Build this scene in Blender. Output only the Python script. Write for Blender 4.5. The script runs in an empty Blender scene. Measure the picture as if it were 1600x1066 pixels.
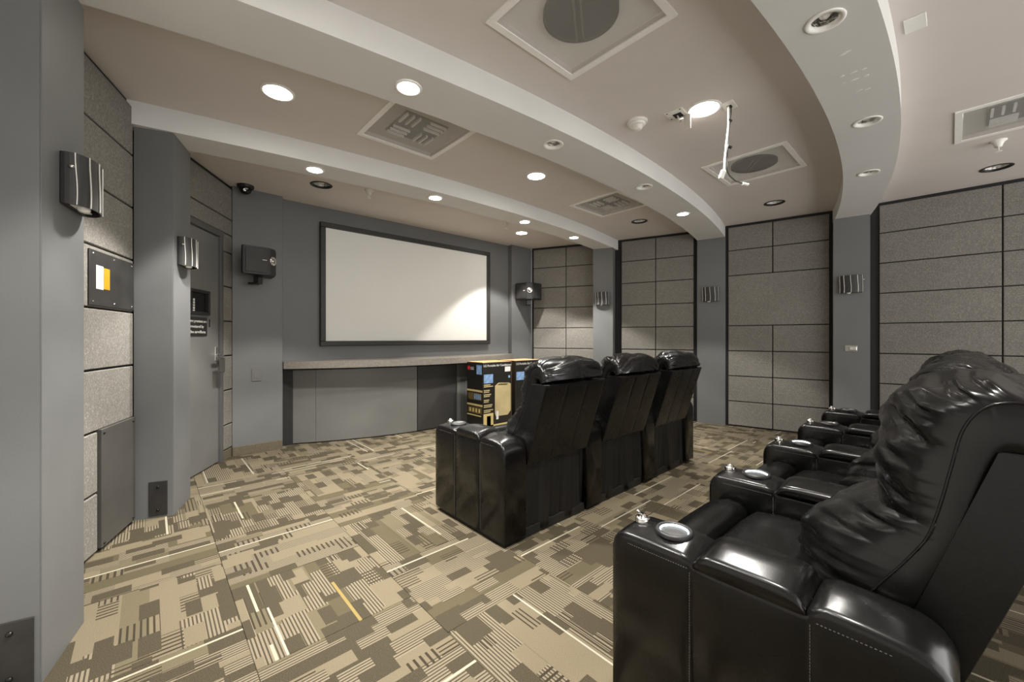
import bpy, bmesh, math, random
from mathutils import Vector, Matrix
random.seed(7)
PI = math.pi
C = bpy.context.scene.collection
SC = bpy.context.scene

# ------------------------------------------------------------------ camera
YAW = math.atan(568.0 / 625.0)
CAMH = 1.10
cam = bpy.data.cameras.new('camera')
cam.sensor_width = 36.0
cam.lens = 36.0 * 625.0 / 1600.0
cam.shift_y = -5.0 / 1600.0
cam.clip_start = 0.02
camo = bpy.data.objects.new('camera', cam)
C.objects.link(camo)
camo.location = (0, 0, CAMH)
camo.rotation_euler = (PI / 2, 0, -YAW)
SC.camera = camo

# ------------------------------------------------------------------ light
W = bpy.data.worlds.new('world')
SC.world = W
W.use_nodes = True
W.node_tree.nodes['Background'].inputs[0].default_value = (1.0, 0.985, 0.955, 1)
W.node_tree.nodes['Background'].inputs[1].default_value = 1.65
LAMP_W = 58.0
LAMP_COL = (1.0, 0.962, 0.90)
vs = SC.view_settings
vs.view_transform = 'Standard'
vs.look = 'None'
vs.exposure = 0.98
vs.gamma = 1.0
vs.use_curve_mapping = False

# ------------------------------------------------------------------ material helpers
def lin(r, g, b):
    f = lambda c: (c / 255.0 / 12.92) if c / 255.0 <= 0.04045 else ((c / 255.0 + 0.055) / 1.055) ** 2.4
    return (f(r), f(g), f(b), 1.0)

class NT:
    def __init__(s, name):
        s.m = bpy.data.materials.new(name); s.m.use_nodes = True
        s.t = s.m.node_tree; s.n = s.t.nodes; s.l = s.t.links
        s.b = s.n['Principled BSDF']; s.out = s.n['Material Output']
    def node(s, typ, **kw):
        n = s.n.new(typ)
        for k, v in kw.items(): setattr(n, k, v)
        return n
    def set(s, sock, v):
        if isinstance(v, bpy.types.NodeSocket): s.l.new(v, sock)
        else: sock.default_value = v
    def math(s, op, a, b=0.0, c=0.0):
        n = s.node('ShaderNodeMath', operation=op)
        s.set(n.inputs[0], a); s.set(n.inputs[1], b); s.set(n.inputs[2], c)
        return n.outputs[0]
    def mix(s, f, a, b, mode='MIX'):
        n = s.node('ShaderNodeMix', data_type='RGBA', blend_type=mode)
        s.set(n.inputs[0], f); s.set(n.inputs[6], a); s.set(n.inputs[7], b)
        return n.outputs[2]
    def white(s, x, y=0.0, z=0.0):
        c = s.node('ShaderNodeCombineXYZ')
        s.set(c.inputs[0], x); s.set(c.inputs[1], y); s.set(c.inputs[2], z)
        n = s.node('ShaderNodeTexWhiteNoise', noise_dimensions='3D')
        s.l.new(c.outputs[0], n.inputs[0])
        return n.outputs[0]
    def noise(s, scale, detail=3.0, rough=0.55, vec=None, dist=0.0):
        n = s.node('ShaderNodeTexNoise')
        n.inputs['Scale'].default_value = scale; n.inputs['Detail'].default_value = detail
        n.inputs['Roughness'].default_value = rough; n.inputs['Distortion'].default_value = dist
        if vec is not None: s.l.new(vec, n.inputs['Vector'])
        return n.outputs[0]
    def ramp(s, f, stops):
        n = s.node('ShaderNodeValToRGB')
        e = n.color_ramp.elements
        e[0].position, e[0].color = stops[0]
        e[1].position, e[1].color = stops[-1]
        for p, c in stops[1:-1]:
            k = e.new(p); k.color = c
        s.l.new(f, n.inputs[0])
        return n.outputs[0]
    def bump(s, h, strength=0.3, dist=0.01):
        n = s.node('ShaderNodeBump')
        n.inputs['Strength'].default_value = strength; n.inputs['Distance'].default_value = dist
        s.l.new(h, n.inputs['Height']); s.l.new(n.outputs[0], s.b.inputs['Normal'])
    def obj(s):
        return s.node('ShaderNodeTexCoord').outputs['Object']

def simple(name, col, rough=0.6, metal=0.0, spec=0.5, nscale=0.0, namp=0.0, bscale=0.0, bstr=0.0, bdist=0.004):
    t = NT(name)
    t.b.inputs['Roughness'].default_value = rough
    t.b.inputs['Metallic'].default_value = metal
    t.b.inputs['Specular IOR Level'].default_value = spec
    if nscale:
        n = t.noise(nscale, 5, 0.6, t.obj())
        a = tuple(c * (1 - namp) for c in col[:3]) + (1,)
        b = tuple(min(1, c * (1 + namp)) for c in col[:3]) + (1,)
        t.l.new(t.ramp(n, [(0.3, a), (0.7, b)]), t.b.inputs['Base Color'])
    else:
        t.b.inputs['Base Color'].default_value = col
    if bscale: t.bump(t.noise(bscale, 4, 0.6, t.obj()), bstr, bdist)
    return t.m

def emit(name, col, st):
    t = NT(name)
    t.b.inputs['Base Color'].default_value = (0.8, 0.8, 0.8, 1)
    t.b.inputs['Emission Color'].default_value = col
    t.b.inputs['Emission Strength'].default_value = st
    return t.m

M = {}
M['paint'] = simple('grey_wall_paint', lin(104, 105, 105), 0.5, nscale=2.5, namp=0.06, bscale=160, bstr=0.08)
M['paint_dark'] = simple('charcoal_wall_paint', lin(92, 94, 95), 0.5, nscale=2.5, namp=0.06, bscale=160, bstr=0.08)
M['backing'] = simple('black_reveal', lin(26, 26, 26), 0.7, nscale=20, namp=0.2)
M['ceil'] = simple('taupe_ceiling_paint', lin(214, 206, 201), 0.7, nscale=1.4, namp=0.035, bscale=120, bstr=0.05)
M['beam'] = simple('pale_beam_paint', lin(215, 214, 211), 0.6, nscale=1.7, namp=0.04, bscale=120, bstr=0.05)
M['white'] = simple('white_metal', lin(242, 240, 236), 0.45, nscale=30, namp=0.03)
M['white_plastic'] = simple('white_plastic', lin(232, 230, 224), 0.4, nscale=40, namp=0.03)
M['black_plate'] = simple('black_plate', lin(42, 41, 40), 0.55, nscale=9, namp=0.35)
M['board'] = simple('charcoal_board', lin(72, 70, 66), 0.55, nscale=7, namp=0.12)
M['black_gloss'] = simple('black_gloss', lin(20, 20, 21), 0.25, nscale=30, namp=0.2)
M['black_satin'] = simple('black_satin', lin(30, 30, 31), 0.45, nscale=30, namp=0.2)
M['chrome'] = simple('chrome', lin(215, 213, 210), 0.18, metal=1.0, nscale=30, namp=0.05)
M['steel'] = simple('brushed_steel', lin(170, 168, 162), 0.35, metal=1.0, nscale=60, namp=0.1)
M['door'] = simple('grey_door_paint', lin(112, 112, 110), 0.4, nscale=3, namp=0.07)
M['door_frame'] = simple('dark_grey_frame_paint', lin(88, 88, 87), 0.4, nscale=3, namp=0.07)
M['yellow'] = simple('yellow_card', lin(196, 142, 20), 0.5, nscale=30, namp=0.05)
M['paper'] = simple('white_print', lin(212, 211, 206), 0.6, nscale=30, namp=0.03)
M['screen'] = simple('matte_screen', lin(232, 232, 228), 0.85, nscale=3, namp=0.012)
M['frame_black'] = simple('screen_frame', lin(46, 45, 43), 0.5, nscale=30, namp=0.1)
M['counter'] = simple('stone_laminate', lin(118, 113, 105), 0.4, nscale=45, namp=0.22)
M['cab'] = simple('grey_cabinet_paint', lin(102, 102, 99), 0.4, nscale=2.5, namp=0.07)
M['cab_dark'] = simple('charcoal_cabinet_mesh', lin(50, 49, 48), 0.6, nscale=4, namp=0.12)
M['base_carpet'] = simple('brown_carpet_base', lin(96, 88, 72), 0.95, nscale=150, namp=0.4)
M['dark_void'] = simple('dark_duct', lin(34, 34, 33), 0.8, nscale=14, namp=0.3)
M['lens_on'] = emit('lit_lens', (1.0, 0.95, 0.86, 1), 26.0)
M['ring_on'] = emit('lit_cup_ring', (0.75, 0.93, 1.0, 1), 4.5)
M['stitch'] = simple('grey_stitch', lin(95, 94, 90), 0.6, nscale=300, namp=0.3)
M['cardboard'] = simple('brown_cardboard', lin(168, 134, 88), 0.8, nscale=25, namp=0.1)
M['box_black'] = simple('box_black_print', lin(30, 29, 26), 0.3, nscale=12, namp=0.25)
M['box_gold'] = simple('box_gold_print', lin(196, 176, 120), 0.4, nscale=14, namp=0.12)
M['box_blue'] = simple('box_blue_print', lin(120, 150, 190), 0.4, nscale=25, namp=0.35)
M['box_grey'] = simple('box_grey_print', lin(178, 164, 122), 0.4, nscale=6, namp=0.15)
M['box_brown'] = simple('box_brown_print', lin(92, 78, 44), 0.4, nscale=30, namp=0.5)
M['red'] = simple('red_print', lin(190, 40, 50), 0.4, nscale=30, namp=0.05)
M['tag_black'] = simple('black_tag', lin(36, 34, 32), 0.4, nscale=30, namp=0.1)
M['glass_dark'] = simple('dark_glass', lin(14, 14, 15), 0.08, nscale=30, namp=0.1)
M['grey_vane'] = simple('grey_vane_metal', lin(196, 192, 186), 0.5, nscale=30, namp=0.06)

def mk_panel():
    t = NT('speckled_acoustic_panel')
    o = t.obj()
    v = t.node('ShaderNodeObjectInfo')
    n1 = t.noise(120, 3, 0.75, o)
    n2 = t.noise(1.6, 4, 0.6, o)
    base = t.ramp(n1, [(0.28, lin(106, 103, 99)), (0.5, lin(125, 122, 116)), (0.74, lin(158, 155, 148))])
    st = t.ramp(n2, [(0.28, (0.86, 0.85, 0.83, 1)), (0.6, (1, 1, 1, 1))])
    c = t.mix(1.0, base, st, 'MULTIPLY')
    r = t.math('MULTIPLY_ADD', v.outputs['Random'], 0.08, 0.94)
    cc = t.node('ShaderNodeHueSaturation'); t.l.new(r, cc.inputs['Value']); t.l.new(c, cc.inputs['Color'])
    t.l.new(cc.outputs[0], t.b.inputs['Base Color'])
    t.b.inputs['Roughness'].default_value = 0.9
    t.b.inputs['Specular IOR Level'].default_value = 0.25
    t.bump(n1, 0.25, 0.004)
    return t.m
M['panel'] = mk_panel()

def mk_carpet():
    t = NT('patterned_carpet_tile')
    o = t.obj()
    sep = t.node('ShaderNodeSeparateXYZ'); t.l.new(o, sep.inputs[0])
    rnd = t.math('MULTIPLY', t.node('ShaderNodeObjectInfo').outputs['Random'], 37.0)
    T = 0.5625
    u = t.math('MULTIPLY_ADD', sep.outputs[0], 1 / T, 0.5)
    v = t.math('MULTIPLY_ADD', sep.outputs[1], 1 / T, 0.5)
    # long bands running along v
    bi = t.math('FLOOR', t.math('MULTIPLY_ADD', u, 6.6, t.math('MULTIPLY', rnd, 0.37)))
    hb = t.white(bi, rnd, 1.0)
    tan, olive, mid, dark = lin(116, 106, 87), lin(84, 77, 59), lin(101, 93, 74), lin(58, 51, 40)
    fine = t.math('GREATER_THAN', t.math('SINE', t.math('MULTIPLY', u, 2 * PI * 46)), 0.25)
    pin = t.mix(fine, lin(128, 118, 100), lin(70, 63, 50))
    col = t.mix(t.math('GREATER_THAN', hb, 0.36), tan, mid)
    col = t.mix(t.math('GREATER_THAN', hb, 0.50), col, olive)
    col = t.mix(t.math('GREATER_THAN', hb, 0.70), col, pin)
    # pinstripe zones crossing the bands
    zi = t.white(t.math('FLOOR', t.math('MULTIPLY_ADD', v, 3.0, 0.0)), bi, t.math('ADD', rnd, 5.0))
    col = t.mix(t.math('GREATER_THAN', zi, 0.76), col, pin)
    # short dark rectangles, offset from row to row
    cu = t.math('FLOOR', t.math('MULTIPLY_ADD', u, 9.0, t.math('MULTIPLY', rnd, 0.61)))
    off = t.white(cu, rnd, 9.0)
    cv = t.math('FLOOR', t.math('MULTIPLY_ADD', v, 4.6, t.math('MULTIPLY', off, 3.0)))
    h2 = t.white(cu, cv, t.math('ADD', rnd, 2.0))
    sp = t.noise(420, 2, 0.8, o)
    speck = t.ramp(sp, [(0.36, lin(46, 41, 32)), (0.66, lin(90, 82, 65))])
    col = t.mix(t.math('LESS_THAN', h2, 0.19), col, speck)
    bars = t.math('GREATER_THAN', t.math('SINE', t.math('MULTIPLY', v, 2 * PI * 24)), 0.35)
    isb = t.math('MULTIPLY', t.math('GREATER_THAN', h2, 0.90), bars)
    col = t.mix(isb, col, dark)
    bars2 = t.math('GREATER_THAN', t.math('SINE', t.math('MULTIPLY', u, 2 * PI * 30)), 0.45)
    isb2 = t.math('MULTIPLY', t.math('MULTIPLY', t.math('GREATER_THAN', h2, 0.80), t.math('LESS_THAN', h2, 0.88)), bars2)
    col = t.mix(isb2, col, dark)
    lightrect = t.math('MULTIPLY', t.math('GREATER_THAN', h2, 0.42), t.math('LESS_THAN', h2, 0.50))
    col = t.mix(lightrect, col, tan)
    cu3 = t.math('FLOOR', t.math('MULTIPLY_ADD', u, 11.0, t.math('MULTIPLY', rnd, 0.83)))
    cv3 = t.math('FLOOR', t.math('MULTIPLY_ADD', v, 5.0, t.math('MULTIPLY', t.white(cu3, rnd, 31.0), 4.0)))
    h3 = t.white(cu3, cv3, t.math('ADD', rnd, 33.0))
    col = t.mix(t.math('LESS_THAN', h3, 0.09), col, speck)
    col = t.mix(t.math('GREATER_THAN', h3, 0.93), col, pin)
    # narrow bright lines with the length of the tile
    for k, (cc, pr, wd) in enumerate(((lin(166, 160, 140), 0.85, 0.009), (lin(168, 163, 147), 0.5, 0.007), (lin(140, 122, 76), 0.13, 0.011))):
        p = t.math('MULTIPLY_ADD', t.white(rnd, 3.0 + k, 4.0), 0.9, 0.05)
        on = t.math('LESS_THAN', t.math('ABSOLUTE', t.math('SUBTRACT', u, p)), wd)
        act = t.math('LESS_THAN', t.white(rnd, 11.0 + k, 8.0), pr)
        seg = t.math('GREATER_THAN', t.white(t.math('FLOOR', t.math('MULTIPLY', v, 2.4)), rnd, 20.0 + k), 0.22)
        col = t.mix(t.math('MULTIPLY', t.math('MULTIPLY', on, act), seg), col, cc)
    pile = t.noise(280, 3, 0.8, o)
    col = t.mix(1.0, col, t.ramp(pile, [(0.30, (0.70, 0.70, 0.70, 1)), (0.66, (1, 1, 1, 1))]), 'MULTIPLY')
    t.l.new(col, t.b.inputs['Base Color'])
    t.b.inputs['Roughness'].default_value = 0.95
    t.b.inputs['Specular IOR Level'].default_value = 0.15
    t.bump(pile, 0.5, 0.004)
    return t.m
M['carpet'] = mk_carpet()

def mk_leather():
    t = NT('black_leather')
    o = t.obj()
    n = t.noise(3.0, 4, 0.6, o)
    t.l.new(t.ramp(n, [(0.3, lin(7, 7, 7)), (0.75, lin(16, 16, 16))]), t.b.inputs['Base Color'])
    t.l.new(t.ramp(t.noise(9, 3, 0.6, o), [(0.3, (0.22,) * 3 + (1,)), (0.75, (0.32,) * 3 + (1,))]), t.b.inputs['Roughness'])
    t.b.inputs['Specular IOR Level'].default_value = 0.36
    a = t.noise(7, 2, 0.5, o, 0.5)
    g = t.noise(260, 2, 0.6, o)
    h = t.math('MULTIPLY_ADD', g, 0.06, a)
    t.bump(h, 0.07, 0.012)
    return t.m
M['leather'] = mk_leather()
M['fabric_black'] = simple('black_skirt_cloth', lin(16, 16, 16), 0.5, nscale=20, namp=0.2, bscale=30, bstr=0.2)

def mk_perf():
    t = NT('perforated_white_metal')
    t.b.inputs['Base Color'].default_value = lin(206, 203, 197)
    t.b.inputs['Roughness'].default_value = 0.5
    tr = t.node('ShaderNodeBsdfTransparent')
    mx = t.node('ShaderNodeMixShader'); mx.inputs[0].default_value = 0.79
    t.l.new(t.b.outputs[0], mx.inputs[1]); t.l.new(tr.outputs[0], mx.inputs[2])
    t.l.new(mx.outputs[0], t.out.inputs['Surface'])
    n = t.noise(40, 3, 0.6, t.obj())
    t.l.new(t.ramp(n, [(0.3, lin(190, 187, 180)), (0.7, lin(214, 211, 205))]), t.b.inputs['Base Color'])
    return t.m
M['perf'] = mk_perf()

def mk_reflector():
    t = NT('faceted_reflector')
    t.b.inputs['Metallic'].default_value = 1.0
    t.b.inputs['Roughness'].default_value = 0.3
    n = t.noise(35, 3, 0.7, t.obj())
    t.l.new(t.ramp(n, [(0.35, lin(170, 168, 162)), (0.6, lin(245, 243, 238))]), t.b.inputs['Base Color'])
    t.bump(n, 0.6, 0.02)
    return t.m
M['reflector'] = mk_reflector()

# ------------------------------------------------------------------ object helpers
def link(name, me, mat, parent=None, loc=(0, 0, 0), rot=(0, 0, 0), smooth=False):
    o = bpy.data.objects.new(name, me)
    if mat is not None and len(me.materials) == 0: me.materials.append(mat)
    C.objects.link(o)
    o.location = loc; o.rotation_euler = rot
    if parent is not None: o.parent = parent
    if smooth:
        for p in me.polygons: p.use_smooth = True
    return o
def bmobj(name, bm, mat, parent=None, loc=(0, 0, 0), rot=(0, 0, 0), smooth=False):
    bmesh.ops.recalc_face_normals(bm, faces=bm.faces)
    me = bpy.data.meshes.new(name); bm.to_mesh(me); bm.free()
    return link(name, me, mat, parent, loc, rot, smooth)
def empty(name, loc=(0, 0, 0), rz=0.0):
    o = bpy.data.objects.new(name, None); C.objects.link(o)
    o.empty_display_size = 0.1; o.location = loc; o.rotation_euler = (0, 0, rz)
    return o
def tag(o, label, cat, group=None):
    o['label'] = label; o['category'] = cat
    if group: o['group'] = group
    return o
def struct(o): o['kind'] = 'structure'; return o
def copy_tree(o, parent=None):
    c = o.copy(); C.objects.link(c); c.parent = parent
    for ch in list(o.children): copy_tree(ch, c)
    return c

def box(bm, a, b, bev=0.0, seg=1):
    vs_ = [bm.verts.new((x, y, z)) for z in (a[2], b[2]) for y in (a[1], b[1]) for x in (a[0], b[0])]
    f = [(0, 2, 3, 1), (4, 5, 7, 6), (0, 1, 5, 4), (2, 6, 7, 3), (0, 4, 6, 2), (1, 3, 7, 5)]
    fs = [bm.faces.new([vs_[i] for i in q]) for q in f]
    if bev > 0:
        es = list({e for fc in fs for e in fc.edges})
        bmesh.ops.bevel(bm, geom=es, offset=bev, segments=seg, affect='EDGES', profile=0.5)
def boxobj(name, a, b, mat, parent=None, bev=0.0, seg=1, loc=(0, 0, 0), rot=(0, 0, 0)):
    bm = bmesh.new(); box(bm, a, b, bev, seg)
    return bmobj(name, bm, mat, parent, loc, rot)
def prism(bm, pts, z0, z1):
    lo = [bm.verts.new((x, y, z0)) for x, y in pts]; hi = [bm.verts.new((x, y, z1)) for x, y in pts]
    n = len(pts)
    bm.faces.new(lo[::-1]); bm.faces.new(hi)
    for i in range(n): bm.faces.new((lo[i], lo[(i + 1) % n], hi[(i + 1) % n], hi[i]))
def loft(bm, rings, cap=True, closed=True):
    R = [[bm.verts.new(p) for p in r] for r in rings]
    n = len(R[0])
    for a, b in zip(R[:-1], R[1:]):
        for i in range(n if closed else n - 1):
            j = (i + 1) % n
            bm.faces.new((a[i], a[j], b[j], b[i]))
    if cap and closed:
        bm.faces.new(R[0][::-1]); bm.faces.new(R[-1])
def lathe(bm, prof, seg=28, center=(0, 0), cap=False):
    rings = [[(center[0] + r * math.cos(2 * PI * k / seg), center[1] + r * math.sin(2 * PI * k / seg), z) for k in range(seg)] for r, z in prof]
    loft(bm, rings, cap)
def tube(bm, pts, r, seg=8):
    pts = [Vector(p) for p in pts]; rings = []
    up = Vector((0.3, 0.1, 1)).normalized()
    for i, p in enumerate(pts):
        d = (pts[min(i + 1, len(pts) - 1)] - pts[max(i - 1, 0)]).normalized()
        s = d.cross(up)
        if s.length < 1e-3: s = d.cross(Vector((1, 0, 0)))
        s.normalize(); q = s.cross(d)
        rr = r[i] if isinstance(r, (list, tuple)) else r
        rings.append([tuple(p + s * rr * math.cos(2 * PI * k / seg) + q * rr * math.sin(2 * PI * k / seg)) for k in range(seg)])
    loft(bm, rings)
def text(name, s, size, mat, parent, loc, rot, align='LEFT', ext=0.0006):
    cu = bpy.data.curves.new(name, 'FONT'); cu.body = s; cu.size = size; cu.align_x = align; cu.extrude = ext
    cu.resolution_u = 2
    o = bpy.data.objects.new(name, cu); C.objects.link(o)
    dg = bpy.context.evaluated_depsgraph_get()
    me = bpy.data.meshes.new_from_object(o.evaluated_get(dg))
    bpy.data.objects.remove(o); bpy.data.curves.remove(cu)
    me.name = name; me.materials.clear()
    return link(name, me, mat, parent, loc, rot)

H = 2.51     # ceiling
HB = 2.37    # underside of the curved beams
ROW = 0.3125

# ------------------------------------------------------------------ floor and carpet tiles
T = 0.5625
floor = struct(boxobj('floor', (-1.2, -2.6, -0.12), (6.4, 5.0, -0.008), M['base_carpet']))
ROOM_PTS = [(-0.6, -2.6), (-0.45, 1.6), (-0.42, 2.2), (-0.1, 3.3), (0.0, 3.5), (0.6, 4.6), (4.5, 4.6), (5.05, 3.3), (5.4, 2.2), (5.62, 0.9), (5.75, -2.6)]
def inside(x, y):
    r = False; n = len(ROOM_PTS)
    for i in range(n):
        x1, y1 = ROOM_PTS[i]; x2, y2 = ROOM_PTS[(i + 1) % n]
        if (y1 > y) != (y2 > y) and x < (x2 - x1) * (y - y1) / (y2 - y1) + x1: r = not r
    return r
bm = bmesh.new(); g = 0.0006
box(bm, (-T / 2 + g, -T / 2 + g, -0.008), (T / 2 - g, T / 2 - g, 0.0), 0.0015, 1)
tile_me = bpy.data.meshes.new('carpet_tile'); bm.to_mesh(tile_me); bm.free(); tile_me.materials.append(M['carpet'])
for ci in range(-3, 11):
    x0 = 0.265 + ci * T
    yb = 1.548 + (T / 2 if ci % 2 else 0.0)
    for ri in range(-9, 7):
        y0 = yb + ri * T
        ok = any(inside(x0 + a * T, y0 + b * T) for a in (0.03, 0.5, 0.97) for b in (0.03, 0.5, 0.97))
        if not ok or y0 < -2.6 or y0 + T > 4.99: continue
        turn = (ri % 2 == 1)
        o = link('carpet_tile', tile_me, None, floor, (x0 + T / 2, y0 + T / 2, 0), (0, 0, (PI / 2 if turn else 0) + random.choice((0, PI))))

# ------------------------------------------------------------------ ceiling with openings for cans and grilles
cans_off = [('front_ceil', 1.179, 3.911, H), ('b2', 1.967, 1.764, HB), ('b2', 3.082, 1.743, HB), ('c', 4.397, 2.546, H), ('c', 4.837, 1.248, H),
            ('c', 5.198, -0.247, H), ('b3', 2.007, 0.343, HB), ('b3', 3.123, 0.335, HB), ('b3', 4.098, 0.433, HB)]
grilles = [(1.407, 1.10, 'round'), (1.357, 2.462, 'vane'), (3.61, 2.443, 'vane'), (3.678, 1.095, 'round'), (4.03, -0.31, 'vane')]
bm = bmesh.new()
def can_r(z): return 0.095 if z == H else 0.068
for _, x, y, z in cans_off: lathe(bm, [(can_r(z) - 0.015, z - 0.05), (can_r(z) - 0.015, z + 0.28)], 28, (x, y), True)
for x, y, k in grilles: box(bm, (x - 0.265, y - 0.265, H - 0.05), (x + 0.265, y + 0.265, H + 0.25))
bmesh.ops.recalc_face_normals(bm, faces=bm.faces)
cme = bpy.data.meshes.new('cut'); bm.to_mesh(cme); bm.free()
cutter = bpy.data.objects.new('cut', cme); C.objects.link(cutter)
def cut(o):
    m = o.modifiers.new('cut', 'BOOLEAN'); m.object = cutter; m.operation = 'DIFFERENCE'; m.solver = 'EXACT'
    dg = bpy.context.evaluated_depsgraph_get()
    me = bpy.data.meshes.new_from_object(o.evaluated_get(dg))
    o.modifiers.clear(); old = o.data; o.data = me; me.name = old.name
    bpy.data.meshes.remove(old)
ceiling = struct(boxobj('ceiling', (-1.2, -2.6, H), (6.4, 5.0, H + 0.16), M['ceil']))
cut(ceiling)
XC = 2.53
def beam(near, width, k, x0, x1):
    bm = bmesh.new(); n = 64; rings = []
    for i in range(n + 1):
        x = x0 + (x1 - x0) * i / n
        yn = near + (x - XC) ** 2 * k; yf = near + width + (x - XC) ** 2 * k
        rings.append([(x, yn, HB), (x, yf, HB), (x, yf, H + 0.0), (x, yn, H + 0.0)])
    loft(bm, rings)
    o = bmobj('ceiling_beam', bm, M['beam'], ceiling)
    cut(o); return o
B1 = beam(3.0, 0.27, 1 / 25.0, -0.30, 5.2)
B2 = beam(1.60, 0.33, 1 / 25.0, -0.52, 5.60)
B3 = beam(0.178, 0.30, 1 / 23.0, -0.55, 5.72)
bpy.data.objects.remove(cutter)

# ------------------------------------------------------------------ walls
def slab(name, p, q, thick, mat, parent=None, z0=0.0, z1=H, side=1):
    """vertical slab whose face runs from p to q, thickness to the outside"""
    p = Vector(p); q = Vector(q); d = (q - p).normalized(); n = Vector((d.y, -d.x)) * side
    bm = bmesh.new()
    prism(bm, [tuple(p), tuple(q), tuple(q + n * thick), tuple(p + n * thick)], z0, z1)
    return bmobj(name, bm, mat, parent)
def joinstruct(name, slabs, mat):
    bm = bmesh.new()
    for p, q, th, z0, z1 in slabs:
        p = Vector(p); q = Vector(q); d = (q - p).normalized(); n = Vector((d.y, -d.x))
        prism(bm, [tuple(p), tuple(q), tuple(q + n * th), tuple(p + n * th)], z0, z1)
    return struct(bmobj(name, bm, mat))
panel_cache = {}
def panel(parent, p, q, s0, s1, z0, z1, inward, depth=0.022, name='acoustic_panel', mat='panel'):
    p = Vector(p); q = Vector(q); d = (q - p).normalized()
    w = round(s1 - s0, 3); h = round(z1 - z0, 3)
    key = (w, h, depth, mat)
    if key not in panel_cache:
        bm = bmesh.new(); box(bm, (0, -depth, 0), (w, 0.0, h), 0.004, 1)
        bmesh.ops.recalc_face_normals(bm, faces=bm.faces)
        me = bpy.data.meshes.new(name); bm.to_mesh(me); bm.free(); me.materials.append(M[mat]); panel_cache[key] = me
    a = p + d * s0
    # local -y faces the room
    return link(name, panel_cache[key], None, parent, (a.x, a.y, z0), (0, 0, math.atan2(d.y, d.x)))

# right wall: runs from the front corner to the back, seen with the room on its right hand side
R1 = ((4.49, 4.47), (4.92, 3.50)); R2 = ((5.035, 3.23), (5.348, 2.265)); R3 = ((5.395, 1.925), (5.612, 0.885)); R4 = ((5.66, 0.545), (5.735, -1.16))
def out(pq):  # reversed so that the outside normal of joinstruct points away from the room
    return (pq[1], pq[0])
wall_right = joinstruct('wall_right', [(*out(b), 0.12, 0, H) for b in (R1, R2, R3, R4)] + [(R2[0], R1[1], 0.12, 0, H), (R3[0], R2[1], 0.12, 0, H), (R4[0], R3[1], 0.12, 0, H), ((5.75, -2.6), (5.735, -1.16), 0.12, 0, H)], M['backing'])
GAP = 0.005
def bay(parent, pq, cols, edge=0.03, rows=None, merged=()):
    """cols: split positions in metres along the bay"""
    p, q = pq
    L = (Vector(q) - Vector(p)).length
    xs = [edge] + list(cols) + [L - edge]
    for i in range(len(xs) - 1):
        r = 0
        while r < 8:
            n = 2 if (r in merged) else 1
            if n == 2 and len(xs) > 2:
                if i == 0: panel(parent, p, q, xs[0] + GAP, xs[-1] - GAP, r * ROW + GAP, (r + 2) * ROW - GAP, 1)
            else:
                panel(parent, p, q, xs[i] + GAP, xs[i + 1] - GAP, r * ROW + GAP + (0.012 if r == 0 else 0), (r + 1) * ROW - GAP - (0.02 if r == 7 else 0), 1)
            r += n
bay(wall_right, R1, [0.56]); bay(wall_right, R2, [0.50]); bay(wall_right, R3, [0.50], merged=(4,)); bay(wall_right, R4, [0.85])

def pillar(parent, a, b, depth, mat=None, z1=HB):
    """front face from a to b (going towards the back of the room on the right, towards the screen on the left)"""
    a = Vector(a); b = Vector(b); d = (b - a).normalized(); n = Vector((-d.y, d.x))
    bm = bmesh.new()
    prism(bm, [tuple(a), tuple(b), tuple(b + n * depth), tuple(a + n * depth)], 0, z1)
    es = [e for e in bm.edges if abs(e.verts[0].co.z - e.verts[1].co.z) > 1 and (Vector(e.verts[0].co.xy) - a).length < 1e-4 or abs(e.verts[0].co.z - e.verts[1].co.z) > 1 and (Vector(e.verts[0].co.xy) - b).length < 1e-4]
    bmesh.ops.bevel(bm, geom=es, offset=0.004, segments=2, affect='EDGES')
    return bmobj('pillar', bm, mat or M['paint'], parent)
PR12 = ((4.712, 3.46), (4.832, 3.205)); PR23 = ((5.288, 2.235), (5.372, 1.918)); PR34 = ((5.432, 0.86), (5.474, 0.565))
for a, b in (PR12, PR23, PR34): pillar(wall_right, a, b, 0.32)
PL1 = ((-0.252, 1.945), (-0.184, 2.262)); PL2 = ((0.114, 3.246), (0.215, 3.535))
# left wall
LA = ((-0.435, 2.28), (-0.088, 3.30)); LD = ((-0.02, 3.56), (0.574, 4.54))
wall_left = joinstruct('wall_left', [(LA[1], LA[0], 0.12, 0, H), (LD[0], LA[1], 0.12, 0, H)], M['backing'])
slab('rear_wall_left', (-0.55, -2.6), (-0.47, 2.3), -0.12, M['beam'], wall_left)
# the door bay keeps an opening for the door
dL = (Vector(LD[1]) - Vector(LD[0])).length; dd = (Vector(LD[1]) - Vector(LD[0])).normalized()
DO0, DO1 = 0.13, 0.955      # opening along the bay, outer edges of the frame
def ptD(s): v = Vector(LD[0]) + dd * s; return (v.x, v.y)
bm = bmesh.new()
nrm = Vector((-dd.y, dd.x))
for s0, s1, z0, z1 in ((0, DO0, 0, H), (DO1, dL, 0, H), (DO0, DO1, 2.04, H)):
    p, q = Vector(ptD(s0)), Vector(ptD(s1))
    prism(bm, [tuple(p), tuple(q), tuple(q + nrm * 0.12), tuple(p + nrm * 0.12)], z0, z1)
bmobj('door_bay_backing', bm, M['backing'], wall_left)
for a, b in (PL1, PL2): pillar(wall_left, a, b, 0.36 if a == PL1[0] else 0.19, M['paint'])
def left_panel(pq, s0, s1, z0, z1, **k):
    # local -y must face the room: run the panel backwards
    p, q = pq; L = (Vector(q) - Vector(p)).length
    return panel(wall_left, p, q, s0, s1, z0, z1, 1, **k)
LAr = LA
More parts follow.
